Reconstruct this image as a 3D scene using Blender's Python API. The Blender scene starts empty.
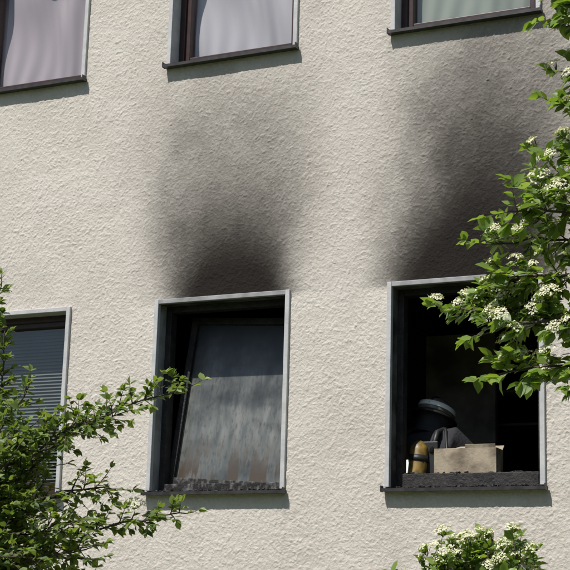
import bpy, math, random
import numpy as np
from mathutils import Vector, Matrix
R=random.Random(7)
scene=bpy.context.scene
COL=scene.collection
W_,S_,H_,ST=0.982,1.642,1.2545,2.9
GZ=-2.5

# ---------------------------------------------------------------- helpers
def nodes(name):
    m=bpy.data.materials.new(name);m.use_nodes=True
    nt=m.node_tree;b=nt.nodes["Principled BSDF"];return m,nt,b
def noise_mat(name,c1,c2,scale=8,rough=.7,bump=0,bscale=None,metal=0,lo=.35,hi=.65,stretch=(1,1,1),spec=.5):
    m,nt,b=nodes(name);N=nt.nodes;L=nt.links
    tc=N.new("ShaderNodeTexCoord");mp=N.new("ShaderNodeMapping");mp.inputs['Scale'].default_value=stretch
    L.new(tc.outputs['Object'],mp.inputs[0])
    no=N.new("ShaderNodeTexNoise");no.inputs['Scale'].default_value=scale;no.inputs['Detail'].default_value=6
    L.new(mp.outputs[0],no.inputs['Vector'])
    mr=N.new("ShaderNodeMapRange");mr.inputs[1].default_value=lo;mr.inputs[2].default_value=hi
    L.new(no.outputs[0],mr.inputs[0])
    mx=N.new("ShaderNodeMix");mx.data_type='RGBA';mx.inputs[6].default_value=(*c1,1);mx.inputs[7].default_value=(*c2,1)
    L.new(mr.outputs[0],mx.inputs[0]);L.new(mx.outputs[2],b.inputs['Base Color'])
    b.inputs['Roughness'].default_value=rough;b.inputs['Metallic'].default_value=metal
    b.inputs['Specular IOR Level'].default_value=spec
    if bump:
        n2=N.new("ShaderNodeTexNoise");n2.inputs['Scale'].default_value=bscale or scale*4;n2.inputs['Detail'].default_value=4
        L.new(mp.outputs[0],n2.inputs['Vector'])
        bp=N.new("ShaderNodeBump");bp.inputs['Strength'].default_value=bump;bp.inputs['Distance'].default_value=.01
        L.new(n2.outputs[0],bp.inputs['Height']);L.new(bp.outputs[0],b.inputs['Normal'])
    return m
def empty(name,loc=(0,0,0)):
    e=bpy.data.objects.new(name,None);e.location=loc;COL.objects.link(e);return e
def link(ob,parent=None):
    COL.objects.link(ob)
    if parent: ob.parent=parent; ob.matrix_parent_inverse=Matrix.Translation(-Vector(parent.location))
    return ob
def mesh_np(name,V,F,mat,parent=None,smooth=False,attr=None):
    V=np.asarray(V,np.float32);F=np.asarray(F,np.int32);k=F.shape[1]
    me=bpy.data.meshes.new(name);me.vertices.add(len(V));me.vertices.foreach_set("co",V.ravel())
    me.loops.add(F.size);me.loops.foreach_set("vertex_index",F.ravel())
    me.polygons.add(len(F));me.polygons.foreach_set("loop_start",np.arange(0,F.size,k,dtype=np.int32))
    me.polygons.foreach_set("loop_total",np.full(len(F),k,np.int32))
    if attr:
        for an,av in attr.items():
            a=me.attributes.new(an,'FLOAT','POINT');a.data.foreach_set("value",np.asarray(av,np.float32))
    me.update(calc_edges=True);me.validate()
    if smooth: me.polygons.foreach_set("use_smooth",np.ones(len(F),bool))
    me.materials.append(mat)
    return link(bpy.data.objects.new(name,me),parent)
BF=[(0,1,3,2),(4,6,7,5),(0,4,5,1),(2,3,7,6),(0,2,6,4),(1,5,7,3)]
def box(name,x0,x1,y0,y1,z0,z1,mat,parent=None,bev=.003,M=None):
    me=bpy.data.meshes.new(name)
    vs=[Vector((x,y,z)) for x in(x0,x1) for y in(y0,y1) for z in(z0,z1)]
    if M: vs=[M@v for v in vs]
    me.from_pydata(vs,[],BF);me.materials.append(mat)
    ob=link(bpy.data.objects.new(name,me),parent)
    if bev:
        b=ob.modifiers.new("b",'BEVEL');b.width=bev;b.segments=2
    return ob
def quads(name,vs,fs,mat,parent=None,smooth=False):
    me=bpy.data.meshes.new(name);me.from_pydata(vs,[],fs);me.materials.append(mat)
    if smooth:
        for p in me.polygons:p.use_smooth=True
    return link(bpy.data.objects.new(name,me),parent)

# ---------------------------------------------------------------- numpy noise
TAB={}
def vn(x,y,seed):
    if seed not in TAB: TAB[seed]=np.random.RandomState(seed).rand(256,256).astype(np.float32)
    t=TAB[seed];xf=np.floor(x);yf=np.floor(y);fx=(x-xf);fy=(y-yf)
    ix=xf.astype(np.int32)&255;iy=yf.astype(np.int32)&255;ix1=(ix+1)&255;iy1=(iy+1)&255
    fx=fx*fx*(3-2*fx);fy=fy*fy*(3-2*fy)
    a=t[ix,iy];b=t[ix1,iy];c=t[ix,iy1];d=t[ix1,iy1]
    return (a+(b-a)*fx)*(1-fy)+(c+(d-c)*fx)*fy
def fbm(x,y,seed,o=4):
    s=0;a=.5;f=1
    for i in range(o): s=s+a*vn(x*f+i*17.3,y*f+i*9.1,seed+i);a*=.5;f*=2.03
    return s/(1-.5**o)
def sstep(a,b,x):
    t=np.clip((x-a)/(b-a),0,1);return t*t*(3-2*t)

# ---------------------------------------------------------------- materials
def stucco_mat():
    m,nt,b=nodes("rough_stucco");N=nt.nodes;L=nt.links
    tc=N.new("ShaderNodeTexCoord")
    def no(sc,det=5,r=.6):
        n=N.new("ShaderNodeTexNoise");n.inputs['Scale'].default_value=sc;n.inputs['Detail'].default_value=det;n.inputs['Roughness'].default_value=r
        L.new(tc.outputs['Object'],n.inputs['Vector']);return n
    big=no(1.3);fine=no(60,6,.7);mid=no(9,5)
    def mix(f,a,bb,blend='MIX'):
        mx=N.new("ShaderNodeMix");mx.data_type='RGBA';mx.blend_type=blend
        for s,v in ((0,f),(6,a),(7,bb)):
            if isinstance(v,tuple): mx.inputs[s].default_value=(*v,1)
            elif isinstance(v,(int,float)): mx.inputs[s].default_value=v
            else: L.new(v,mx.inputs[s])
        return mx.outputs[2]
    def mr(v,a,c,d=0,e=1):
        r=N.new("ShaderNodeMapRange");r.inputs[1].default_value=a;r.inputs[2].default_value=c;r.inputs[3].default_value=d;r.inputs[4].default_value=e
        L.new(v,r.inputs[0]);return r.outputs[0]
    c=mix(mr(big.outputs[0],.3,.7),(.73,.675,.605),(.665,.61,.54))
    c=mix(mr(mid.outputs[0],.45,.75,0,.45),c,(.61,.555,.485))
    c=mix(mr(fine.outputs[0],.5,.78,0,.5),c,(.44,.395,.34))
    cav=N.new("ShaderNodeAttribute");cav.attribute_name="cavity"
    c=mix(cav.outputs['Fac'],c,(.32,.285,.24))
    so=N.new("ShaderNodeAttribute");so.attribute_name="soot"
    c=mix(so.outputs['Fac'],c,(.014,.0108,.0085))
    L.new(c,b.inputs['Base Color']);b.inputs['Roughness'].default_value=.92;b.inputs['Specular IOR Level'].default_value=.2
    bp=N.new("ShaderNodeBump");bp.inputs['Strength'].default_value=.9;bp.inputs['Distance'].default_value=.006
    f2=no(140,5,.7);L.new(f2.outputs[0],bp.inputs['Height']);L.new(bp.outputs[0],b.inputs['Normal'])
    return m
M_st=stucco_mat()
M_trim=noise_mat("painted_surround",(.54,.54,.53),(.44,.44,.44),14,.55,.15)
M_trim_s=noise_mat("sooty_surround",(.36,.36,.36),(.16,.155,.15),8,.6,.2,lo=.40,hi=.75)
M_trim_m=noise_mat("stained_reveal",(.34,.34,.34),(.15,.145,.14),7,.6,.2,lo=.4,hi=.7)
M_trim_b=noise_mat("blackened_surround",(.15,.14,.13),(.03,.028,.026),7,.7,.2,lo=.35,hi=.6)
M_brown=noise_mat("brown_window_frame",(.050,.022,.019),(.030,.014,.012),20,.4)
M_sill=noise_mat("dark_metal_sill",(.030,.027,.027),(.06,.055,.052),18,.45,metal=.3)
M_char=noise_mat("charred_frame",(.007,.006,.006),(.028,.025,.023),16,.65,.6,60)
M_ash=noise_mat("ash_covered_rail",(.012,.011,.010),(.17,.17,.165),26,.8,.8,80,lo=.48,hi=.72,stretch=(1,1,.6))
M_room=noise_mat("burnt_room_walls",(.012,.010,.009),(.16,.14,.125),1.9,.9,.4,12,lo=.5,hi=.8)
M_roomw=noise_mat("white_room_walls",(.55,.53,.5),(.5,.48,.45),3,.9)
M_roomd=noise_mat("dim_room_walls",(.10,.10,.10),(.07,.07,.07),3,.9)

def glass_mat():
    m,nt,b=nodes("window_glass");N=nt.nodes;L=nt.links;N.remove(b)
    t=N.new("ShaderNodeBsdfTransparent");t.inputs[0].default_value=(.92,.94,.93,1)
    g=N.new("ShaderNodeBsdfGlossy");g.inputs['Roughness'].default_value=.02
    fr=N.new("ShaderNodeLayerWeight");fr.inputs[0].default_value=.5
    pw=N.new("ShaderNodeMath");pw.operation='POWER';pw.inputs[1].default_value=4;L.new(fr.outputs['Facing'],pw.inputs[0])
    ma=N.new("ShaderNodeMath");ma.operation='MULTIPLY_ADD';ma.inputs[1].default_value=.7;ma.inputs[2].default_value=.10;L.new(pw.outputs[0],ma.inputs[0])
    mx=N.new("ShaderNodeMixShader");L.new(ma.outputs[0],mx.inputs[0]);L.new(t.outputs[0],mx.inputs[1]);L.new(g.outputs[0],mx.inputs[2])
    no=N.new("ShaderNodeTexNoise");no.inputs['Scale'].default_value=2.5
    tc=N.new("ShaderNodeTexCoord");L.new(tc.outputs['Object'],no.inputs['Vector'])
    bp=N.new("ShaderNodeBump");bp.inputs['Strength'].default_value=.2;bp.inputs['Distance'].default_value=.02
    L.new(no.outputs[0],bp.inputs['Height']);L.new(bp.outputs[0],g.inputs['Normal'])
    L.new(mx.outputs[0],N["Material Output"].inputs[0]);return m
M_glass=glass_mat()

def sooty_glass():
    m,nt,b=nodes("sooty_glass");N=nt.nodes;L=nt.links
    tc=N.new("ShaderNodeTexCoord")
    def no(sc,st,det=5):
        mp=N.new("ShaderNodeMapping");mp.inputs['Scale'].default_value=st;L.new(tc.outputs['Object'],mp.inputs[0])
        n=N.new("ShaderNodeTexNoise");n.inputs['Scale'].default_value=sc;n.inputs['Detail'].default_value=det;L.new(mp.outputs[0],n.inputs['Vector']);return n.outputs[0]
    def mr(v,a,c,d=0,e=1):
        r=N.new("ShaderNodeMapRange");r.inputs[1].default_value=a;r.inputs[2].default_value=c;r.inputs[3].default_value=d;r.inputs[4].default_value=e
        L.new(v,r.inputs[0]);return r.outputs[0]
    def mix(f,a,bb):
        mx=N.new("ShaderNodeMix");mx.data_type='RGBA'
        for s,v in ((0,f),(6,a),(7,bb)):
            if isinstance(v,tuple): mx.inputs[s].default_value=(*v,1)
            else: L.new(v,mx.inputs[s])
        return mx.outputs[2]
    drip=no(5,(4,1,.7));blot=no(4,(1,1,1.1));fine=no(40,(1.5,1,.6))
    c=mix(mr(drip,.35,.68),(.115,.125,.12),(.235,.24,.22))
    c=mix(mr(blot,.45,.68,0,.85),c,(.06,.065,.063))
    c=mix(mr(fine,.5,.75,0,.6),c,(.045,.04,.034))
    sp=N.new("ShaderNodeSeparateXYZ");L.new(tc.outputs['Object'],sp.inputs[0])
    low=mr(sp.outputs[2],.36,.10)
    mu=N.new("ShaderNodeMath");mu.operation='MULTIPLY';L.new(low,mu.inputs[0]);L.new(mr(drip,.45,.55),mu.inputs[1])
    c=mix(mu.outputs[0],c,(.085,.065,.045))
    ad=N.new("ShaderNodeMath");ad.operation='MULTIPLY_ADD';ad.inputs[1].default_value=.5;L.new(blot,ad.inputs[0]);L.new(sp.outputs[2],ad.inputs[2])
    top=mr(ad.outputs[0],.8,1.2);c=mix(top,c,(.018,.02,.023))
    L.new(c,b.inputs['Base Color'])
    L.new(mr(ad.outputs[0],.9,1.3,.14,.5),b.inputs['Roughness']);b.inputs['Specular IOR Level'].default_value=.6
    return m
M_sglass=sooty_glass()
def curtain_mat(name,col,tr=.35):
    m,nt,b=nodes(name);N=nt.nodes;L=nt.links
    b.inputs['Base Color'].default_value=(*col,1);b.inputs['Roughness'].default_value=.9
    w=N.new("ShaderNodeTexNoise");w.inputs['Scale'].default_value=160;tc=N.new("ShaderNodeTexCoord");L.new(tc.outputs['Object'],w.inputs[0])
    bp=N.new("ShaderNodeBump");bp.inputs['Strength'].default_value=.2;bp.inputs['Distance'].default_value=.002;L.new(w.outputs[0],bp.inputs['Height']);L.new(bp.outputs[0],b.inputs['Normal'])
    t=N.new("ShaderNodeBsdfTranslucent");t.inputs[0].default_value=(*col,1)
    mx=N.new("ShaderNodeMixShader");mx.inputs[0].default_value=tr;L.new(b.outputs[0],mx.inputs[1]);L.new(t.outputs[0],mx.inputs[2])
    L.new(mx.outputs[0],N["Material Output"].inputs[0]);return m
M_cur=[curtain_mat("lavender_curtain",(.58,.49,.53),.2),curtain_mat("white_curtain",(.66,.61,.65),.2),curtain_mat("green_grey_curtain",(.40,.43,.37),.2)]
M_blind=noise_mat("venetian_blind_slats",(.13,.15,.14),(.10,.11,.105),5,.5)

# ---------------------------------------------------------------- building
bld=empty("apartment_building")
IDX=range(-4,5)
holes=[]
for i in IDX:
    for lv in (0,1):
        holes.append((i*S_+.014,i*S_+W_-.014,lv*ST-.012,lv*ST+H_-.014))
XL,XR,ZT=-8.6,9.6,5.3
def axis(lo,hi,flo,fhi,fine,coarse,brk):
    b=sorted(set([lo,hi,flo,fhi]+[v for v in brk if lo<v<hi]));out=[]
    for a,c in zip(b[:-1],b[1:]):
        st=fine if (a>=flo-1e-6 and c<=fhi+1e-6) else coarse
        n=max(1,int(round((c-a)/st)));out+=list(np.linspace(a,c,n+1)[:-1])
    return np.array(out+[hi],np.float64)
xs=axis(XL,XR,-1.75,3.15,.004,.03,[h[0] for h in holes]+[h[1] for h in holes])
zs=axis(GZ-.1,ZT,-.75,3.85,.004,.03,[h[2] for h in holes]+[h[3] for h in holes])
X,Z=np.meshgrid(xs,zs,indexing='ij')
X=X.astype(np.float32);Z=Z.astype(np.float32)
def height(X,Z):
    wx=X+.02*(vn(X/.08,Z/.08,1)-.5)+.008*(vn(X/.02,Z/.02,2)-.5)
    wz=Z+.02*(vn(X/.08+40,Z/.08,3)-.5)+.008*(vn(X/.02+40,Z/.02,4)-.5)
    A=np.pi*(2.2*fbm(X/.9+3,Z/.9+8,11,2)-.4)
    acc=0;ws=0
    for k in range(5):
        th=k*np.pi/5;c,s=np.cos(th),np.sin(th)
        w=np.cos(A-th)**6
        u=(wx*c+wz*s);v=(-wx*s+wz*c)
        n=.75*vn(u/.030+k*31,v/.010,20+k)+.25*vn(u/.16+k*31,v/.03,120+k)
        acc=acc+w*n;ws=ws+w
    st=acc/ws
    ridge=sstep(.52,.76,st)
    bl=fbm(wx/.018,wz/.018,40,3)
    lump=sstep(.55,.72,bl)
    sm=fbm(X/.010,Z/.010,50,2)
    patch=sstep(.45,.66,fbm(X/.36,Z/.33,60,3))
    big=fbm(X/.11,Z/.09,75,3)
    return ridge*(.05+.95*patch)*.0020+lump*.0016+bl*.0013+sm*.0036+big*.0030+fbm(X/.35,Z/.35,70,2)*.006
Hh=height(X,Z)
def soot(X,Z):
    n1=fbm(X/.32,Z/.60,81,4)-.5;n2=fbm(X/.04,Z/.05,91,3)-.5
    Tr=np.ones_like(X)   # remaining perceived brightness
    for xc,lean,hw0,wd,tb,core,tall,ha,reach in ((.55,-.04,.36,.15,.30,.66,.62,.36,1.45),(2.16,.14,.43,.09,.46,.74,.80,.50,1.75)):
        v=np.maximum(Z-H_+.02,0);w=np.clip(v*1.6,0,1);u=X-xc-lean*v+.24*n1*w
        hw=hw0+wd*v
        lat=np.exp(-np.abs(u/hw)**3.2)
        lat2=np.exp(-np.abs(u/(hw*1.10+.03))**2.4)
        lat3=np.exp(-np.abs(u/(hw0*1.05))**4)
        base=.96*np.exp(-(v/tb)**1.5)*lat3
        mid=core*np.exp(-(v/tall)**1.6)*lat
        halo=ha*np.exp(-(v/reach)**3)*lat2
        fade=sstep(-.05,.0,Z-H_)
        D=1-(1-base)*(1-mid)*(1-halo)
        D=D*(1+.9*n1*(1-D))+.30*n2*D*(1-D)
        Tr=Tr*(1-np.clip(D*fade,0,.97))
    return np.clip(1-Tr**2.1,0,.99)
So=soot(X,Z)
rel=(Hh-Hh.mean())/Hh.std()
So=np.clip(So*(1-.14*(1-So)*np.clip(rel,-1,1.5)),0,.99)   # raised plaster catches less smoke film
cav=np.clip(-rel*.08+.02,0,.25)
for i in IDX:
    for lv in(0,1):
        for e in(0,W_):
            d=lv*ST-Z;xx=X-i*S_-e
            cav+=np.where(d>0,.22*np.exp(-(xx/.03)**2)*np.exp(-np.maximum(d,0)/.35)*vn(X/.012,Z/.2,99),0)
V=np.stack([X,-Hh+.004,Z],-1).reshape(-1,3)
nx,nz=len(xs),len(zs)
I,J=np.meshgrid(np.arange(nx-1),np.arange(nz-1),indexing='ij')
xc=(xs[:-1]+xs[1:])/2;zc=(zs[:-1]+zs[1:])/2
keep=np.ones((nx-1,nz-1),bool)
for a,b_,c,d in holes:
    keep[np.ix_((xc>a)&(xc<b_),(zc>c)&(zc<d))]=False
I=I[keep];J=J[keep]
F=np.stack([I*nz+J,(I+1)*nz+J,(I+1)*nz+J+1,I*nz+J+1],-1)
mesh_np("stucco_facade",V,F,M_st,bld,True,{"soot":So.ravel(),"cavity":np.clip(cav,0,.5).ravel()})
# other walls, roof
DY=9.0
M_roof=noise_mat("roof_tiles",(.16,.07,.05),(.10,.045,.035),6,.8,.5,30)
quads("side_and_back_walls",[(XL,0,GZ-.1),(XL,DY,GZ-.1),(XL,DY,ZT),(XL,0,ZT),(XR,0,GZ-.1),(XR,DY,GZ-.1),(XR,DY,ZT),(XR,0,ZT)],
      [(0,3,2,1),(4,5,6,7),(1,2,6,5)],M_st,bld)
ox=.4
quads("roof",[(XL-ox,-ox,ZT),(XR+ox,-ox,ZT),(XR+ox,DY+ox,ZT),(XL-ox,DY+ox,ZT),(XL+4,DY/2,ZT+2.6),(XR-4,DY/2,ZT+2.6),
      (XL-ox,-ox,ZT+.12),(XR+ox,-ox,ZT+.12),(XR+ox,DY+ox,ZT+.12),(XL-ox,DY+ox,ZT+.12)],
      [(0,3,2,1),(0,1,7,6),(1,2,8,7),(2,3,9,8),(3,0,6,9),(6,7,5,4),(7,8,5),(8,9,4,5),(9,6,4)],M_roof,bld)
box("gutter",XL-ox,XR+ox,-ox-.1,-ox,ZT+.02,ZT+.11,M_sill,bld)

def room(x0,x1,z0,mat,name):
    zf=z0-.85;zt=z0+1.85;ya,yb=.03,3.4
    quads(name,[(x0,ya,zf),(x1,ya,zf),(x1,yb,zf),(x0,yb,zf),(x0,ya,zt),(x1,ya,zt),(x1,yb,zt),(x0,yb,zt)],
          [(0,1,2,3),(4,7,6,5),(0,3,7,4),(1,5,6,2),(2,6,7,3)],mat,bld)

def frame_ring(nm,x0,x1,z0,z1,t,ya,yb,mat,M=None,bot=None,botmat=None):
    bt=bot or t
    box(nm+"_stile_l",x0,x0+t,ya,yb,z0,z1,mat,bld,.004,M)
    box(nm+"_stile_r",x1-t,x1,ya,yb,z0,z1,mat,bld,.004,M)
    box(nm+"_top_rail",x0+t,x1-t,ya+.002,yb,z1-t,z1,mat,bld,.004,M)
    box(nm+"_bottom_rail",x0+t,x1-t,ya+.002,yb,z0,z0+bt,botmat or mat,bld,.004,M)

def curtain(x0,x1,z0,z1,y,mat,seed):
    nx_,nz_=120,40;vs=[];fs=[]
    r=random.Random(seed);ph=r.random()*6;fq=r.uniform(12,20)
    for a in range(nx_+1):
        u=a/nx_
        for b in range(nz_+1):
            v=b/nz_
            uu=u+.16*math.sin(v*3.2+ph)*(1-v)
            yy=y+.026*math.sin(uu*fq+ph+3.0*math.sin(uu*4+ph)+2.0*math.sin(v*4.5))*(.5+.5*v)+.028*math.sin(uu*6+v*5.2+ph)+.018*math.sin(v*9+uu*8+ph)+.005*math.sin(uu*50+v*9)
            vs.append((x0+(x1-x0)*u+.01*math.sin(v*6+u*12),yy,z0+(z1-z0)*v))
    for a in range(nx_):
        for b in range(nz_):
            k=a*(nz_+1)+b;fs.append((k,k+nz_+1,k+nz_+2,k+1))
    quads("curtain",vs,fs,mat,bld,True)

RV=.12
for i in IDX:
    for lv in (0,1):
        x0=i*S_;x1=x0+W_;z0=lv*ST;z1=z0+H_
        burnt=(lv==0 and i in(0,1))
        tm=M_trim_s if burnt else M_trim
        rm=M_trim if not burnt else (M_trim_m if i==0 else M_trim_b)
        t=.030
        box("surround_left",x0,x0+t,-.024,.012,z0,z1,M_trim if burnt else tm,bld)
        box("surround_right",x1-t,x1,-.024,.012,z0,z1,M_trim if burnt else tm,bld)
        box("reveal_left",x0+.004,x0+t-.001,.012,RV,z0,z1-.003,rm,bld,0)
        box("reveal_right",x1-t+.001,x1-.004,.012,RV,z0,z1-.003,rm,bld,0)
        box("surround_head",x0+t,x1-t,-.022,.012,z1-t,z1,M_trim_s if burnt else M_trim,bld)
        box("reveal_head",x0+t-.001,x1-t+.001,.012,RV,z1-t+.001,z1-.003,M_trim_b if burnt else M_trim,bld,0)
        sm=M_sill
        ya=-.062;zz=z0
        quads("metal_sill",[(x0-.006,ya,zz-.010),(x1+.008,ya,zz-.010),(x1+.008,RV,zz+.006),(x0-.006,RV,zz+.006),
              (x0-.006,ya,zz-.030),(x1+.008,ya,zz-.030),(x1+.008,-.0,zz-.026),(x0-.006,-.0,zz-.026)],
              [(0,1,2,3),(4,5,1,0),(4,7,6,5),(0,3,7,4),(1,5,6,2)],sm,bld)
        box("sill_end",x0-.010,x0-.004,ya-.002,-.024,zz-.031,zz+.006,sm,bld,0)
        box("sill_end",x1+.006,x1+.012,ya-.002,-.024,zz-.031,zz+.006,sm,bld,0)
        fm=M_char if burnt else M_brown
        xa,xb,za,zb=x0+t-.002,x1-t+.002,z0+.004,z1-t+.002
        frame_ring("frame",xa,xb,za,zb,.042,RV-.03,RV+.045,fm,None,.085 if (burnt and i==1) else .05,M_ash if (burnt and i==0) else None)
        if burnt: room(x0-.3,x1+.3+(.02 if i==0 else .8),z0,M_room,"burnt_room") if i==1 else room(x0-.3,x1+.3,z0,M_room,"burnt_room")
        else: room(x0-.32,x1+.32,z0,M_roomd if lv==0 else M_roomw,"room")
        gy=RV+.03
        if not burnt:
            frame_ring("sash",xa+.036,xb-.036,za+.040,zb-.036,.04,RV-.012,RV+.06,fm)
            quads("pane",[(xa+.07,gy,za+.07),(xb-.07,gy,za+.07),(xb-.07,gy,zb-.07),(xa+.07,gy,zb-.07)],[(0,1,2,3)],M_glass,bld)
        if lv==1:
            mc={-1:0,0:1,1:2}.get(i,R.randrange(3))
            curtain(x0+.02,x1-.02,z0-.02,z1,gy+.09,M_cur[mc],i+10)
        elif not burnt:
            vs=[];fs=[]
            z=z0+.06
            while z<z1-.05:
                k=len(vs);vs+=[(x0+.05,gy+.06,z),(x1-.05,gy+.06,z),(x1-.05,gy+.078,z+.021),(x0+.05,gy+.078,z+.021)];fs.append((k,k+1,k+2,k+3));z+=.0235
            quads("venetian_blind",vs,fs,M_blind,bld)
# sagging sooty sash in the middle window: leaning inwards and hanging off its hinge
piv=Vector((.07,RV+.055,.055))
Ms=Matrix.Translation(piv)@Matrix.Rotation(math.radians(3.6),4,'Y')@Matrix.Rotation(math.radians(-6.5),4,'X')
frame_ring("hanging_sash",-.02,.88,0,1.14,.045,-.02,.035,M_char,Ms,.05,M_ash)
p=quads("sooty_pane",[(.02,.01,.045),(.84,.01,.045),(.84,.01,1.10),(.02,.01,1.10)],[(0,1,2,3)],M_sglass,bld)
p.matrix_world=Ms
# burnt casement swung inwards in right window and charred debris
x0=S_
Mc=Matrix.Translation((x0+W_-.07,RV+.05,.05))@Matrix.Rotation(math.radians(-78),4,'Z')
frame_ring("open_casement",-.82,0,0,1.14,.05,0,.045,M_char,Mc)
def debris(name,x0,x1,y0,y1,z,h,n,mat,seed):
    r=random.Random(seed);vs=[];fs=[]
    for _ in range(n):
        c=Vector((r.uniform(x0,x1),r.uniform(y0,y1),z));s=r.uniform(.3,1)*h
        q=Matrix.Rotation(r.random()*6,3,'Z')@Matrix.Rotation(r.uniform(-.6,.6),3,'X')
        k=len(vs)
        for a in(-1,1):
            for b in(-1,1):
                for d in(0,1): vs.append(c+q@Vector((a*s*r.uniform(.5,1.6),b*s*r.uniform(.3,1),d*s*r.uniform(.4,1.2))))
        fs+=[tuple(k+j for j in f) for f in BF]
    quads(name,vs,fs,mat,bld)
debris("charred_debris",.06,W_-.05,.0,.09,0.0,.010,110,M_ash,3)
debris("charred_debris",S_+.05,S_+W_-.05,.0,.09,.0,.012,70,M_char,5)
debris("charred_debris",S_+.08,S_+W_-.08,.10,.15,.087,.012,60,M_char,6)
box("inner_window_board",S_-.0,S_+W_,RV+.05,RV+.26,.03,.065,M_char,bld)
M_sm=noise_mat("smoke_stained_furniture",(.16,.13,.10),(.50,.43,.35),3,.7,lo=.42,hi=.7)
box("burnt_wardrobe_panel",1.25,1.85,1.5,1.55,.45,1.22,M_sm,bld)
for k in range(4): box("burnt_shelf",1.6,2.9,1.9,2.2,.62+.24*k,.64+.24*k,M_sm,bld)

# ---------------------------------------------------------------- cardboard box on the window board
M_card=noise_mat("scorched_cardboard",(.38,.32,.23),(.13,.10,.07),9,.85,.3,60,lo=.42,hi=.7)
cb=empty("cardboard_box",(2.05,.29,.066))
def cbp(n,*a,M=None): return box(n,*a,M_card,cb,.002,M)
bx0,bx1,by0,by1,bz0,bz1=1.875,2.265,.20,.34,.067,.250
cbp("front",bx0,bx1,by0,by0+.006,bz0,bz1);cbp("back",bx0,bx1,by1-.006,by1,bz0,bz1)
cbp("side_l",bx0,bx0+.006,by0+.006,by1-.006,bz0,bz1);cbp("side_r",bx1-.006,bx1,by0+.006,by1-.006,bz0,bz1)
cbp("bottom",bx0+.006,bx1-.006,by0+.006,by1-.006,bz0,bz0+.006)
cbp("flap",0,.38,0,.005,0,.05,M=Matrix.Translation((bx0+.005,by1,bz1))@Matrix.Rotation(math.radians(-50),4,'X'))
cbp("flap",0,.19,0,.005,0,.022,M=Matrix.Translation((bx0+.195,by0+.003,bz1))@Matrix.Rotation(math.radians(12),4,'X'))

# ---------------------------------------------------------------- firefighter
ff=empty("firefighter",(1.73,.4,-.85))
M_jk=noise_mat("turnout_cloth",(.016,.017,.021),(.026,.026,.03),12,.85,.4,60)
M_skin=noise_mat("skin",(.42,.25,.18),(.38,.22,.16),12,.6)
M_glove=noise_mat("leather_glove",(.10,.07,.04),(.06,.045,.03),20,.8)
M_helm=noise_mat("helmet_shell",(.16,.15,.13),(.09,.085,.075),9,.22)
M_yel=noise_mat("yellow_air_cylinder",(.30,.19,.03),(.08,.06,.02),18,.45)
M_rub=noise_mat("black_rubber",(.012,.012,.012),(.02,.02,.02),10,.5)
M_ref=noise_mat("reflective_tape",(.88,.9,.84),(.80,.82,.75),10,.25)
def skin(name,V_,E_,Rr,mat,sub=2):
    me=bpy.data.meshes.new(name);me.from_pydata(V_,E_,[]);me.materials.append(mat)
    ob=link(bpy.data.objects.new(name,me),ff)
    sk=ob.modifiers.new("skin",'SKIN')
    for k,r in enumerate(Rr):
        me.skin_vertices[0].data[k].radius=(r,r) if not isinstance(r,tuple) else r
    me.skin_vertices[0].data[0].use_root=True
    sk.use_smooth_shade=True
    s=ob.modifiers.new("sub",'SUBSURF');s.levels=sub;s.render_levels=sub
    return ob
bx=1.745;by=-.12;bz=.055
def U(x,y,z): return (bx+x,y+by,z+bz)
P={'pel':U(0,.52,-.12),'wa':U(0,.50,.02),'ch':U(0,.54,.17),'ne':U(.01,.60,.31),'hd':U(.01,.63,.40),
 'sl':U(-.19,.56,.23),'el':U(-.26,.72,.05),'wl':U(-.12,.92,.0),
 'sr':U(.185,.54,.28),'er':U(.31,.64,.13),'wr':U(.28,.87,.06),
 'hl':U(-.10,.53,-.18),'kl':(bx-.14,.70,-.40),'al':(bx-.15,.54,-.76),'tl':(bx-.17,.72,-.815),
 'hr':U(.10,.53,-.18),'kr':(bx+.15,.68,-.40),'ar':(bx+.16,.48,-.76),'tr':(bx+.18,.66,-.815)}
keys=list(P);ix={k:n for n,k in enumerate(keys)}
rad={'pel':.15,'wa':.145,'ch':.165,'ne':.065,'hd':.06,'sl':.085,'el':.06,'wl':.04,'sr':.085,'er':.06,'wr':.04,'hl':.10,'kl':.075,'al':.055,'tl':.045,'hr':.10,'kr':.075,'ar':.055,'tr':.045}
ed=[('pel','wa'),('wa','ch'),('ch','ne'),('ne','hd'),('ch','sl'),('sl','el'),('el','wl'),('ch','sr'),('sr','er'),('er','wr'),('pel','hl'),('hl','kl'),('kl','al'),('al','tl'),('pel','hr'),('hr','kr'),('kr','ar'),('ar','tr')]
skin("turnout_suit",[P[k] for k in keys],[(ix[a],ix[b]) for a,b in ed],[rad[k] for k in keys],M_jk)
def sphere(name,c,s,mat,rot=None,zcut=None,seg=32):
    vs=[];fs=[];n=seg;m=16
    for a in range(m+1):
        th=math.pi*a/m
        for b in range(n):
            p=Vector((math.sin(th)*math.cos(2*math.pi*b/n),math.sin(th)*math.sin(2*math.pi*b/n),math.cos(th)))
            if zcut is not None and p.z<zcut: p=Vector((p.x*1.0,p.y*1.0,zcut))
            p=Vector((p.x*s[0],p.y*s[1],p.z*s[2]))
            if rot: p=rot@p
            vs.append(Vector(c)+p)
    for a in range(m):
        for b in range(n): fs.append((a*n+b,(a+1)*n+b,(a+1)*n+(b+1)%n,a*n+(b+1)%n))
    return quads(name,vs,fs,mat,ff,True)
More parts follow.
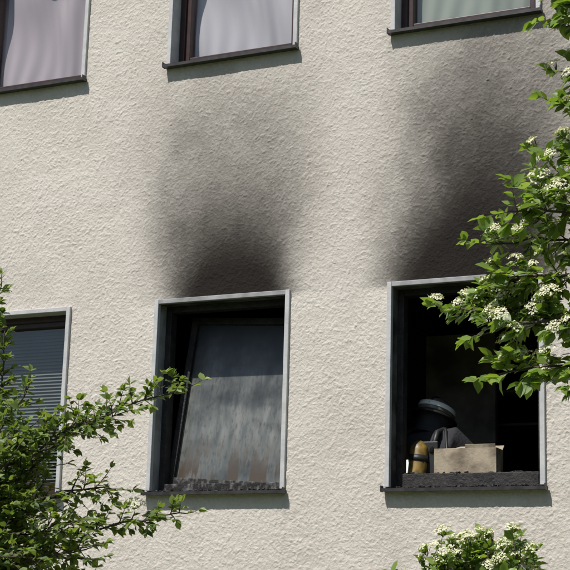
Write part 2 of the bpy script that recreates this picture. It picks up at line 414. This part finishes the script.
def tube(name,pts,rs,mat,parent,n=16,cap=True):
    vs=[];fs=[]
    for k,p in enumerate(pts):
        p=Vector(p);d=(Vector(pts[min(k+1,len(pts)-1)])-Vector(pts[max(k-1,0)])).normalized()
        a=d.orthogonal().normalized() if k==0 else (a-d*a.dot(d)).normalized()
        b=d.cross(a)
        for j in range(n):
            t=2*math.pi*j/n;vs.append(p+(a*math.cos(t)+b*math.sin(t))*rs[k])
    for k in range(len(pts)-1):
        for j in range(n): fs.append((k*n+j,k*n+(j+1)%n,(k+1)*n+(j+1)%n,(k+1)*n+j))
    if cap: fs.append(tuple(range(n))[::-1]);fs.append(tuple((len(pts)-1)*n+j for j in range(n)))
    return quads(name,vs,fs,mat,parent,True)
hc=Vector(U(.015,.645,.42))
tilt=Matrix.Rotation(math.radians(-14),3,'X')@Matrix.Rotation(math.radians(10),3,'Y')
sphere("head",hc,(.078,.095,.115),M_skin,tilt)
for sx in(-1,1):
    sphere("ear",hc+Vector((sx*.08,0,-.005)),(.012,.02,.032),M_skin)
    sphere("eye",hc+tilt@Vector((sx*.03,.085,.0)),(.014,.012,.012),M_ref)
sphere("nose",hc+tilt@Vector((0,.1,-.02)),(.013,.02,.022),M_skin)
sphere("breathing_mask",hc+tilt@Vector((0,.085,-.04)),(.055,.04,.06),M_rub)
sphere("helmet",hc+tilt@Vector((0,-.005,.03)),(.118,.145,.105),M_helm,tilt,-.05)
def ring(name,rows,mat,n=48):
    vs=[];fs=[];q=len(rows)
    for j in range(n):
        t=2*math.pi*j/n
        for r_,z in rows: vs.append(hc+tilt@Vector((math.cos(t)*.118*r_,-.005+math.sin(t)*.145*r_,z)))
    for j in range(n):
        for k in range(q-1): fs.append((j*q+k,((j+1)%n)*q+k,((j+1)%n)*q+k+1,j*q+k+1))
    quads(name,vs,fs,mat,ff,True)
ring("helmet_brim",[(.98,.022),(1.20,.008),(1.18,-.002)],M_rub)
ring("helmet_reflective_band",[(1.0,.048),(1.015,.050),(.985,.078),(.96,.078)],M_ref)
tube("helmet_crest",[hc+tilt@Vector((0,-.150*math.cos(t),.03+.11*math.sin(t))) for t in [i*math.pi/12 for i in range(1,12)]],[.008]*11,M_rub,ff,8)
vs=[];fs=[]
for j in range(21):
    t=math.pi+math.pi*j/20
    for r_,z in((.95,.02),(.85,-.06),(.95,-.12)): vs.append(hc+tilt@Vector((math.cos(t)*.12*r_,math.sin(t)*.14*r_,z)))
for j in range(20):
    for q in range(2): fs.append((j*3+q,(j+1)*3+q,(j+1)*3+q+1,j*3+q+1))
quads("neck_flap",vs,fs,M_jk,ff,True)
# air cylinder on the back
T0=Vector(U(.0,.325,-.14));T1=Vector(U(.015,.385,.25));dT=(T1-T0)
prof=[(0,.02),(.02,.045),(.06,.054),(.12,.058),(.85,.058),(.92,.05),(.96,.036),(1.0,.022)]
tube("air_cylinder",[T0+dT*a for a,_ in prof],[b for _,b in prof],M_yel,ff,24)
tube("cylinder_valve",[T0-dT*.10,T0],[.022,.022],M_rub,ff,10)
tube("cylinder_strap",[T0+dT*.3,T0+dT*.38],[.061,.061],M_rub,ff,24)
tube("cylinder_strap",[T0+dT*.66,T0+dT*.76],[.061,.061],M_rub,ff,24)
box("back_plate",bx-.13,bx+.13,.385+by,.40+by,-.12+bz,.25+bz,M_rub,ff,.006)
for sx in(-1,1):
    tube("shoulder_strap",[U(sx*.09,.39,.18),U(sx*.11,.43,.31),U(sx*.11,.56,.345),U(sx*.10,.68,.27),U(sx*.10,.70,.1)],[.018]*5,M_rub,ff,8)
tube("air_hose",[U(.02,.36,-.17),U(.16,.38,-.1),U(.19,.40,.12),U(.15,.47,.33),U(.07,.62,.36),U(.03,.74,.36)],[.009]*6,M_rub,ff,8)
def band(a,b,t,r,w=.045,nm="reflective_band"):
    a=Vector(a);b=Vector(b);c=a.lerp(b,t);d=(b-a).normalized()
    tube(nm,[c-d*w/2,c-d*w/2,c+d*w/2,c+d*w/2],[r*.9,r,r,r*.9],M_ref,ff,24,False)
band(P['sl'],P['el'],.45,.078);band(P['sr'],P['er'],.30,.098,.028);band(P['sr'],P['er'],.75,.078,.028);band(P['sl'],P['el'],.9,.066);band(P['el'],P['wl'],.7,.053);band(P['er'],P['wr'],.7,.053)
band(P['kl'],P['al'],.5,.073);band(P['kr'],P['ar'],.5,.073)
for sx,c in((-1,P['al']),(1,P['ar'])):
    t=P['tl'] if sx<0 else P['tr']
    tube("boot",[Vector(c)+Vector((0,0,.12)),Vector(c),Vector(t)*.5+Vector(c)*.5-Vector((0,0,.005)),Vector(t)+Vector((0,.03,0))],[.07,.065,.055,.035],M_rub,ff,14)
for sx,wk,ek in((-1,'wl','el'),(1,'wr','er')):
    w=Vector(P[wk]);d=(w-Vector(P[ek])).normalized();side=d.cross(Vector((0,0,1))).normalized()
    skin("hand_palm",[w,w+d*.05,w+d*.085],[(0,1),(1,2)],[.035,.042,.038],M_glove)
    for f in range(4):
        o=w+d*.08+side*(f-1.5)*.021;ln=[.065,.078,.072,.055][f]
        skin("finger",[o,o+d*ln*.45,o+d*ln*.75+Vector((0,0,-.02)),o+d*ln*.85+Vector((0,0,-.045))],[(0,1),(1,2),(2,3)],[.011,.0105,.010,.009],M_glove,1)
    o=w+d*.03-side*sx*.035
    skin("thumb",[o,o-side*sx*.025+d*.03,o-side*sx*.025+d*.055+Vector((0,0,-.015))],[(0,1),(1,2)],[.014,.012,.010],M_glove,1)
# lit hand lamp hanging at the left side near the window
lampc=Vector((1.69,.25,.135))
tube("hand_lamp_body",[lampc+Vector((0,.01,-.07)),lampc+Vector((0,.01,.04))],[.022,.022],M_rub,ff,14)
m,nt,b=nodes("lamp_lens");b.inputs['Base Color'].default_value=(.8,.9,.8,1);b.inputs['Emission Color'].default_value=(.85,1,.88,1);b.inputs['Emission Strength'].default_value=2.0
tube("hand_lamp_lens",[lampc+Vector((-.004,-.014,-.035)),lampc+Vector((0,-.016,-.02)),lampc+Vector((0,-.016,.02)),lampc+Vector((.003,-.014,.055))],[.012,.021,.019,.008],m,ff,14)
tube("hand_lamp_handle",[lampc+Vector((0,.01,.04)),lampc+Vector((0,.02,.07)),lampc+Vector((0,.06,.07)),lampc+Vector((0,.07,.0))],[.007]*4,M_rub,ff,8)

# ---------------------------------------------------------------- vegetation
def leaf_mat(name,dark,light,tr=.35,rough=.42):
    m,nt,b=nodes(name);N=nt.nodes;L=nt.links
    at=N.new("ShaderNodeAttribute");at.attribute_name="tint"
    mx=N.new("ShaderNodeMix");mx.data_type='RGBA';mx.inputs[6].default_value=(*dark,1);mx.inputs[7].default_value=(*light,1)
    L.new(at.outputs['Fac'],mx.inputs[0]);L.new(mx.outputs[2],b.inputs['Base Color']);b.inputs['Roughness'].default_value=rough
    t=N.new("ShaderNodeBsdfTranslucent")
    g=N.new("ShaderNodeMix");g.data_type='RGBA';g.blend_type='MULTIPLY';g.inputs[0].default_value=1;L.new(mx.outputs[2],g.inputs[6]);g.inputs[7].default_value=(1.7,1.7,.6,1)
    L.new(g.outputs[2],t.inputs[0])
    ms=N.new("ShaderNodeMixShader");ms.inputs[0].default_value=tr;L.new(b.outputs[0],ms.inputs[1]);L.new(t.outputs[0],ms.inputs[2])
    L.new(ms.outputs[0],N["Material Output"].inputs[0]);return m
M_leafR=leaf_mat("blossom_tree_leaf",(.06,.115,.022),(.22,.32,.075),.42)
M_leafL=leaf_mat("bush_leaf",(.055,.10,.028),(.22,.29,.09),.42)
M_bark=noise_mat("bark",(.10,.075,.055),(.045,.035,.028),30,.9,.6,90)
M_flw=leaf_mat("cream_blossom",(.58,.58,.40),(.82,.80,.63),.15,.8)
M_far=noise_mat("far_foliage",(.035,.06,.02),(.08,.12,.035),.8,.8)
LT=np.array([(0,0,0),(.30,.27,.03),(.66,.24,.02),(1,0,-.12),(.66,-.24,.02),(.30,-.27,.03),(.32,0,-.04),(.68,0,-.06)])
LF=np.array([(0,6,1),(1,6,7),(1,7,2),(2,7,3),(0,5,6),(5,4,7),(5,7,6),(4,3,7)])
class Plant:
    def __init__(s,name,leafmat,leaf,seed,flowers=0,loc=(0,0,0),droop=.3,frad=(.026,.044)):
        s.r=random.Random(seed);s.e=empty(name,loc);s.lv=[];s.lf=[];s.lt=[];s.bv=[];s.bf=[];s.fv=[];s.ff=[];s.ft=[]
        s.leaf=leaf;s.lm=leafmat;s.fl=flowers;s.droop=droop;s.frad=frad
    def tube(s,pts,r0,r1,n=6):
        k0=len(s.bv);a=None
        for k,p in enumerate(pts):
            d=(pts[min(k+1,len(pts)-1)]-pts[max(k-1,0)]);d=d.normalized() if d.length>1e-6 else Vector((0,0,1))
            a=d.orthogonal().normalized() if a is None else (a-d*a.dot(d)).normalized()
            b=d.cross(a);rr=r0+(r1-r0)*k/(len(pts)-1)
            for j in range(n):
                t=2*math.pi*j/n;s.bv.append(p+(a*math.cos(t)+b*math.sin(t))*rr)
        for k in range(len(pts)-1):
            for j in range(n): s.bf.append((k0+k*n+j,k0+k*n+(j+1)%n,k0+(k+1)*n+(j+1)%n,k0+(k+1)*n+j))
    def addleaf(s,p,d,sz,tint):
        r=s.r
        up=Vector((r.gauss(-.15,.45),r.gauss(-.45,.45),1)).normalized()
        d=(d+Vector((r.gauss(0,.25),r.gauss(0,.25),r.gauss(-s.droop*.5,.25)))).normalized()
        sd=up.cross(d);sd=sd.normalized() if sd.length>1e-4 else Vector((1,0,0));up=d.cross(sd)
        T_=LT*np.array([1,r.uniform(.85,1.2),r.uniform(.3,2.2)])
        M=np.array([d,sd,up])*sz
        k=len(s.lv)*8
        s.lv.append(T_@M+np.array(p));s.lf.append(LF+k);s.lt+= [tint]*8
    def flower(s,p,d,rad):
        r=s.r;d=(d*.4+Vector((r.gauss(0,.3)-.1,r.gauss(0,.3)-.45,.8))).normalized()
        a=d.orthogonal().normalized();b=d.cross(a)
        n=int(120*(rad/.035)**1.5);ph=r.random()*6
        for _ in range(n):
            q=math.sqrt(r.random())*rad;t=r.random()*6.283;q*=1+.22*math.sin(3*t+ph)
            c=p+a*math.cos(t)*q+b*math.sin(t)*q+d*((1-min(1,(q/rad))**2)*rad*.45+r.gauss(0,.003))
            nrm=(d+a*math.cos(t)*q/rad*.8+b*math.sin(t)*q/rad*.8+Vector((r.gauss(0,.3),r.gauss(0,.3),r.gauss(0,.3)))).normalized()
            u=nrm.orthogonal().normalized();u=(Matrix.Rotation(r.random()*6,3,nrm)@u);v=nrm.cross(u);sz=r.uniform(.0035,.0058)
            k=len(s.fv);s.fv+=[c+u*sz,c+v*sz*.8+nrm*.001,c-u*sz,c-v*sz*.8+nrm*.001];s.ff.append((k,k+1,k+2,k+3));tt=r.random();s.ft+=[tt]*4
        for _ in range(6):
            t=r.random()*6.28;q=rad*.7
            s.tube([p-d*.03,p+a*math.cos(t)*q+b*math.sin(t)*q],.0014,.0009,3)
    def twig(s,p,d,ln,dens=1,tint0=.5,fl=None):
        r=s.r;n=max(3,int(ln/.024));pts=[p];dd=d.copy()
        for k in range(n):
            dd=(dd+Vector((r.gauss(0,.12),r.gauss(0,.12),r.gauss(.02,.10)))).normalized();pts.append(pts[-1]+dd*ln/n)
        s.tube(pts,.003,.0011,4)
        for k in range(1,len(pts)):
            for sgn in (0,1):
                if r.random()<.9*dens:
                    sd=dd.cross(Vector((0,0,1)));sd=(sd.normalized() if sd.length>.01 else Vector((1,0,0)))*(1 if (sgn) else -1)
                    s.addleaf(pts[k],(dd*.6+sd*1.0+Vector((0,0,r.uniform(-.3,.4)))),s.leaf*r.uniform(.5,1.15),min(1,max(0,tint0+r.gauss(0,.25))))
        for _ in range(3): s.addleaf(pts[-1],dd+Vector((r.gauss(0,.5),r.gauss(0,.5),r.gauss(0,.3))),s.leaf*r.uniform(.6,1.1),min(1,tint0+.2))
        if r.random()<(s.fl if fl is None else fl): s.flower(pts[-1]+Vector((0,-.01,.02)),dd,r.uniform(*s.frad))
    def limb(s,ctrl,r0,r1,tw=.22,every=.045,start=.25,dens=1,fl=None,side=True):
        r=s.r;c=[Vector(x) for x in ctrl];pts=[]
        for k in range(len(c)-1):
            p0=c[max(k-1,0)];p1=c[k];p2=c[k+1];p3=c[min(k+2,len(c)-1)]
            m=max(3,int((p2-p1).length/.05))
            for j in range(m):
                t=j/m;pts.append(.5*((2*p1)+(-p0+p2)*t+(2*p0-5*p1+4*p2-p3)*t*t+(-p0+3*p1-3*p2+p3)*t**3)+Vector((r.gauss(0,.006),r.gauss(0,.006),r.gauss(0,.006))))
        pts.append(c[-1]);s.tube(pts,r0,r1)
        L=sum((pts[k+1]-pts[k]).length for k in range(len(pts)-1));acc=0;nx_=0
        for k in range(len(pts)-1):
            d=pts[k+1]-pts[k];acc+=d.length
            if acc/L<start: nx_=acc;continue
            while nx_<acc:
                nx_+=every*r.uniform(.6,1.4);q=acc/L
                ax=d.normalized();o=ax.orthogonal().normalized();o=Matrix.Rotation(r.random()*6.283,3,ax)@o
                s.twig(pts[k],(ax*.7+o*.9+Vector((0,0,.15))).normalized(),tw*r.uniform(.4,1.15)*(1.15-.65*q),dens,r.uniform(.2,.8),fl)
        s.twig(pts[-1],(pts[-1]-pts[-3]).normalized(),tw*.5,dens,.6,fl)
    def done(s):
        if s.lv: mesh_np("leaves",np.concatenate(s.lv),np.concatenate(s.lf),s.lm,s.e,True,{"tint":s.lt})
        quads("trunk_and_branches",s.bv,s.bf,M_bark,s.e,True)
        if s.fv: mesh_np("blossom",np.array([tuple(v) for v in s.fv]),np.array(s.ff),M_flw,s.e,False,{"tint":s.ft})

# right: blossoming tree
T=Plant("blossoming_tree",M_leafR,.066,11,.48,(4.45,-3.0,GZ),.35)
base=Vector((4.45,-3.0,GZ))
T.tube([base,base+Vector((.02,.02,.8)),base+Vector((-.05,.0,1.6)),base+Vector((-.08,0,2.3)),base+Vector((-.02,0,3.2)),base+Vector((0,.05,4.2))],.09,.03,12)
LR=[([(4.38,-3,-.5),(3.95,-3.05,-.06),(3.58,-3.1,.10),(3.32,-3.1,.09)],.20,.5),
    ([(4.38,-3,-.3),(3.95,-2.95,.12),(3.5,-3,.32),(3.11,-3.0,.37)],.18,.5),
    ([(4.4,-3,-.2),(3.95,-3.1,.18),(3.55,-3.15,.28),(3.28,-3.1,.25)],.20,.5),
    ([(4.4,-3,-.2),(3.95,-3.1,.30),(3.55,-3.1,.45),(3.32,-3.1,.44)],.20,.5),
    ([(4.4,-3,-.1),(3.95,-2.9,.45),(3.55,-2.95,.62),(3.26,-3.0,.62)],.20,.5),
    ([(4.4,-3,.0),(3.95,-3.15,.5),(3.6,-3.15,.68),(3.38,-3.15,.70)],.20,.5),
    ([(4.4,-3,.1),(3.95,-3.1,.65),(3.65,-3.1,.80),(3.44,-3.05,.84)],.19,.5),
    ([(4.42,-3,.3),(4.0,-3,.80),(3.68,-3.05,.93),(3.50,-3.0,.97)],.17,.5),
    ([(4.42,-3,.4),(4.0,-3.1,.95),(3.72,-3.1,1.08),(3.56,-3.1,1.12)],.15,.5),
    ([(4.42,-3,.5),(4.0,-2.95,1.05),(3.74,-3,1.24),(3.58,-3,1.28)],.15,.5),
    ([(4.42,-3,.6),(4.0,-3.1,1.2),(3.72,-3.1,1.40),(3.56,-3.1,1.46)],.17,.5),
    ([(4.42,-3,.6),(4.0,-3.2,1.2),(3.7,-3.2,1.45),(3.58,-3.2,1.54)],.17,.5),
    ([(4.42,-3,.7),(4.0,-3.05,1.3),(3.7,-3.05,1.52),(3.54,-3,1.64)],.17,.5),
    ([(4.42,-3,1.0),(4.0,-3.0,1.6),(3.75,-3.05,1.85)],.18,.4)]
for c,tw,st in LR: T.limb(c,.016,.003,tw,.018,st-.05)
rr=random.Random(5)
for k in range(26):
    a=rr.uniform(-1.9,1.9);z=rr.uniform(-.4,1.6);L_=rr.uniform(.6,1.0)
    o=Vector((math.cos(a)*L_,math.sin(a)*L_*.9,rr.uniform(.2,.7)))
    if 4.4+o.x<3.7: continue
    s0=Vector((4.41,-3,z-.1));T.limb([s0,s0+o*.5+Vector((0,0,.1)),s0+o],.016,.004,.24,.06,.3)
T.done()
# left: small-leaved bush/tree
B=Plant("hawthorn_bush",M_leafL,.043,23,0.01,(.72,-3.0,GZ),.15)
b0=Vector((.72,-3.0,GZ))
B.tube([b0,b0+Vector((.03,0,.6)),b0+Vector((0,.02,1.2)),b0+Vector((.05,0,1.7)),b0+Vector((.1,0,2.1))],.06,.02,10)
LL=[([(.75,-3,-.9),(1.15,-3,-.25),(1.50,-3.0,.0),(1.93,-3,.11)],.18,.35),
    ([(.75,-3,-.9),(1.2,-3.1,-.25),(1.45,-3.1,-.05),(1.68,-3.1,.0)],.17,.4),
    ([(.75,-3,-.9),(1.1,-3.1,-.28),(1.3,-3.1,-.10),(1.5,-3.1,-.08)],.18,.4),
    ([(.75,-3,-.9),(1.0,-3.1,-.28),(1.15,-3.1,-.10),(1.32,-3.1,-.02)],.18,.4),
    ([(.75,-3,-.7),(.95,-3,-.1),(1.0,-3,.20),(1.0,-3,.42)],.10,.3),
    ([(.75,-3,-.7),(.85,-3,.0),(.93,-3,.3),(.96,-3,.62)],.10,.4),
    ([(.75,-3,-.8),(1.0,-3.05,-.15),(1.12,-3.05,.05),(1.18,-3.05,.14)],.15,.3),
    ([(.75,-3,-1.0),(1.1,-3,-.45),(1.35,-3,-.32),(1.6,-3,-.30)],.19,.2),
    ([(.75,-3,-1.1),(1.2,-2.95,-.58),(1.55,-2.95,-.45),(1.93,-2.95,-.40)],.13,.3),
    ([(.75,-3,-1.2),(1.1,-3.1,-.7),(1.35,-3.1,-.6),(1.55,-3.1,-.55)],.19,.2),
    ([(.75,-3,-1.2),(1.1,-3.1,-.65),(1.3,-3.1,-.5),(1.5,-3.1,-.44)],.19,.2),
    ([(.75,-3,-1.2),(1.05,-3.15,-.6),(1.2,-3.15,-.4),(1.35,-3.15,-.35)],.19,.2),
    ([(.75,-3,-1.3),(1.15,-3,-.85),(1.4,-3,-.75),(1.6,-3,-.70)],.19,.2),
    ([(.75,-3,-1.0),(.95,-2.9,-.5),(1.1,-2.9,-.3),(1.15,-2.9,-.2)],.19,.2),
    ([(.75,-3,-1.0),(1.0,-3.2,-.5),(1.15,-3.2,-.28),(1.25,-3.2,-.15)],.19,.2),
    ([(.75,-3,-1.0),(.95,-3.2,-.5),(1.02,-3.2,-.25),(1.10,-3.2,-.1)],.17,.2),
    ([(.75,-3,-1.2),(1.0,-3.2,-.75),(1.1,-3.2,-.55),(1.25,-3.2,-.5)],.19,.2),
    ([(.75,-3,-1.2),(1.0,-3.25,-.75),(1.15,-3.25,-.62),(1.38,-3.25,-.6)],.19,.2),
    ([(.75,-3,-1.2),(1.0,-2.8,-.75),(1.1,-2.8,-.5),(1.2,-2.8,-.42)],.19,.2)]
for c,tw,st in LL: B.limb(c,.010,.0025,tw,.015,st,.95)
for k in range(30):
    a=rr.uniform(0,6.283);z=rr.uniform(-1.5,-.6);L_=rr.uniform(.4,.75)
    o=Vector((math.cos(a)*L_,math.sin(a)*L_,rr.uniform(.0,.4)));s0=Vector((.75,-3,z))
    B.limb([s0,s0+o*.5+Vector((0,0,.08)),s0+o],.012,.003,.2,.045,.25)
B.done()
# bottom: flowering shrubs
def shrub(name,cx0,seed,n,top0):
    C=Plant(name,M_leafR,.052,seed,.42,(cx0,-2.9,GZ),.2,(.022,.034))
    for k in range(n):
        a=rr.uniform(0,6.283);L_=rr.uniform(.02,.44)
        top=top0-.26*(L_/.4)**1.5-rr.random()*.16
        e=Vector((cx0-.02+math.cos(a)*L_,-2.9+math.sin(a)*L_*.8,top));s0=Vector((cx0+math.cos(a)*.08,-2.9+math.sin(a)*.08,GZ))
        C.limb([s0,(s0+e)/2+Vector((math.cos(a)*.1,math.sin(a)*.1,.1)),e],.012,.003,.15,.035,.6)
    C.done()
shrub("flowering_shrub",3.19,31,54,-.47)
shrub("flowering_shrub.001",3.90,37,28,-.46)

# ---------------------------------------------------------------- ground + unseen tree row added opposite to darken the window reflections
g=noise_mat("grass_ground",(.045,.075,.02),(.09,.10,.04),3,.95,.6,60)
quads("ground",[(-400,-400,GZ),(400,-400,GZ),(400,400,GZ),(-400,400,GZ)],[(0,1,2,3)],g)
nr=np.random.RandomState(3)
n=20000
cx=nr.uniform(-60,40,n);base_h=5.5+2.5*vn(cx/5,cx*0+.5,77)+2*vn(cx/1.6,cx*0+.5,78)
tt=nr.rand(n)**.6;cz=GZ+.3+tt*base_h;cy=-33+nr.normal(0,1.0,n)*2*(1.05-tt)
sz=nr.uniform(.2,.45,n)
a=nr.normal(size=(n,3));a/=np.linalg.norm(a,axis=1)[:,None];b_=np.cross(a,nr.normal(size=(n,3)));b_/=np.linalg.norm(b_,axis=1)[:,None]
Cc=np.stack([cx,cy,cz],-1);s_=sz[:,None]
V=np.stack([Cc+a*s_,Cc+b_*s_*.6,Cc-a*s_,Cc-b_*s_*.6],1).reshape(-1,3)
mesh_np("unseen_reflection_trees",V,np.arange(4*n).reshape(-1,4),M_far,None,False)

# ---------------------------------------------------------------- light, sky, camera
el,az=math.radians(56),math.radians(20)
Sd=Vector((-math.sin(az)*math.cos(el),-math.cos(az)*math.cos(el),math.sin(el)))
sl=bpy.data.lights.new("sun",'SUN');sl.energy=5.0;sl.angle=math.radians(.5);sl.color=(1,.965,.925)
so=bpy.data.objects.new("sun",sl);COL.objects.link(so);so.rotation_euler=Sd.to_track_quat('Z','Y').to_euler();so.location=(-5,-10,15)
w=bpy.data.worlds.new("World");scene.world=w;w.use_nodes=True
nt=w.node_tree;bg=nt.nodes["Background"];sk=nt.nodes.new("ShaderNodeTexSky");sk.sky_type='NISHITA';sk.sun_disc=False
sk.sun_elevation=el;sk.sun_rotation=math.pi+az;nt.links.new(sk.outputs[0],bg.inputs[0]);bg.inputs[1].default_value=.085
cx_,cy_,cz_,yaw,pit,rol,f=5.0006,-8.4639,-0.8812,-0.4475,0.2274,0.0295,1517.4
fw=Vector((math.sin(yaw)*math.cos(pit),math.cos(yaw)*math.cos(pit),math.sin(pit)))
r=Vector((math.cos(yaw),-math.sin(yaw),0));u=r.cross(fw)
r2=r*math.cos(rol)+u*math.sin(rol);u2=-r*math.sin(rol)+u*math.cos(rol)
cd=bpy.data.cameras.new("camera");cam=bpy.data.objects.new("camera",cd);COL.objects.link(cam)
Mx=Matrix((r2,u2,-fw)).transposed().to_4x4();Mx.translation=Vector((cx_,cy_,cz_));cam.matrix_world=Mx
cd.sensor_width=36;cd.lens=36*f/570;cd.clip_end=1500;cd.clip_start=.05
scene.camera=cam
scene.view_settings.view_transform='Standard';scene.view_settings.look='None';scene.view_settings.exposure=0
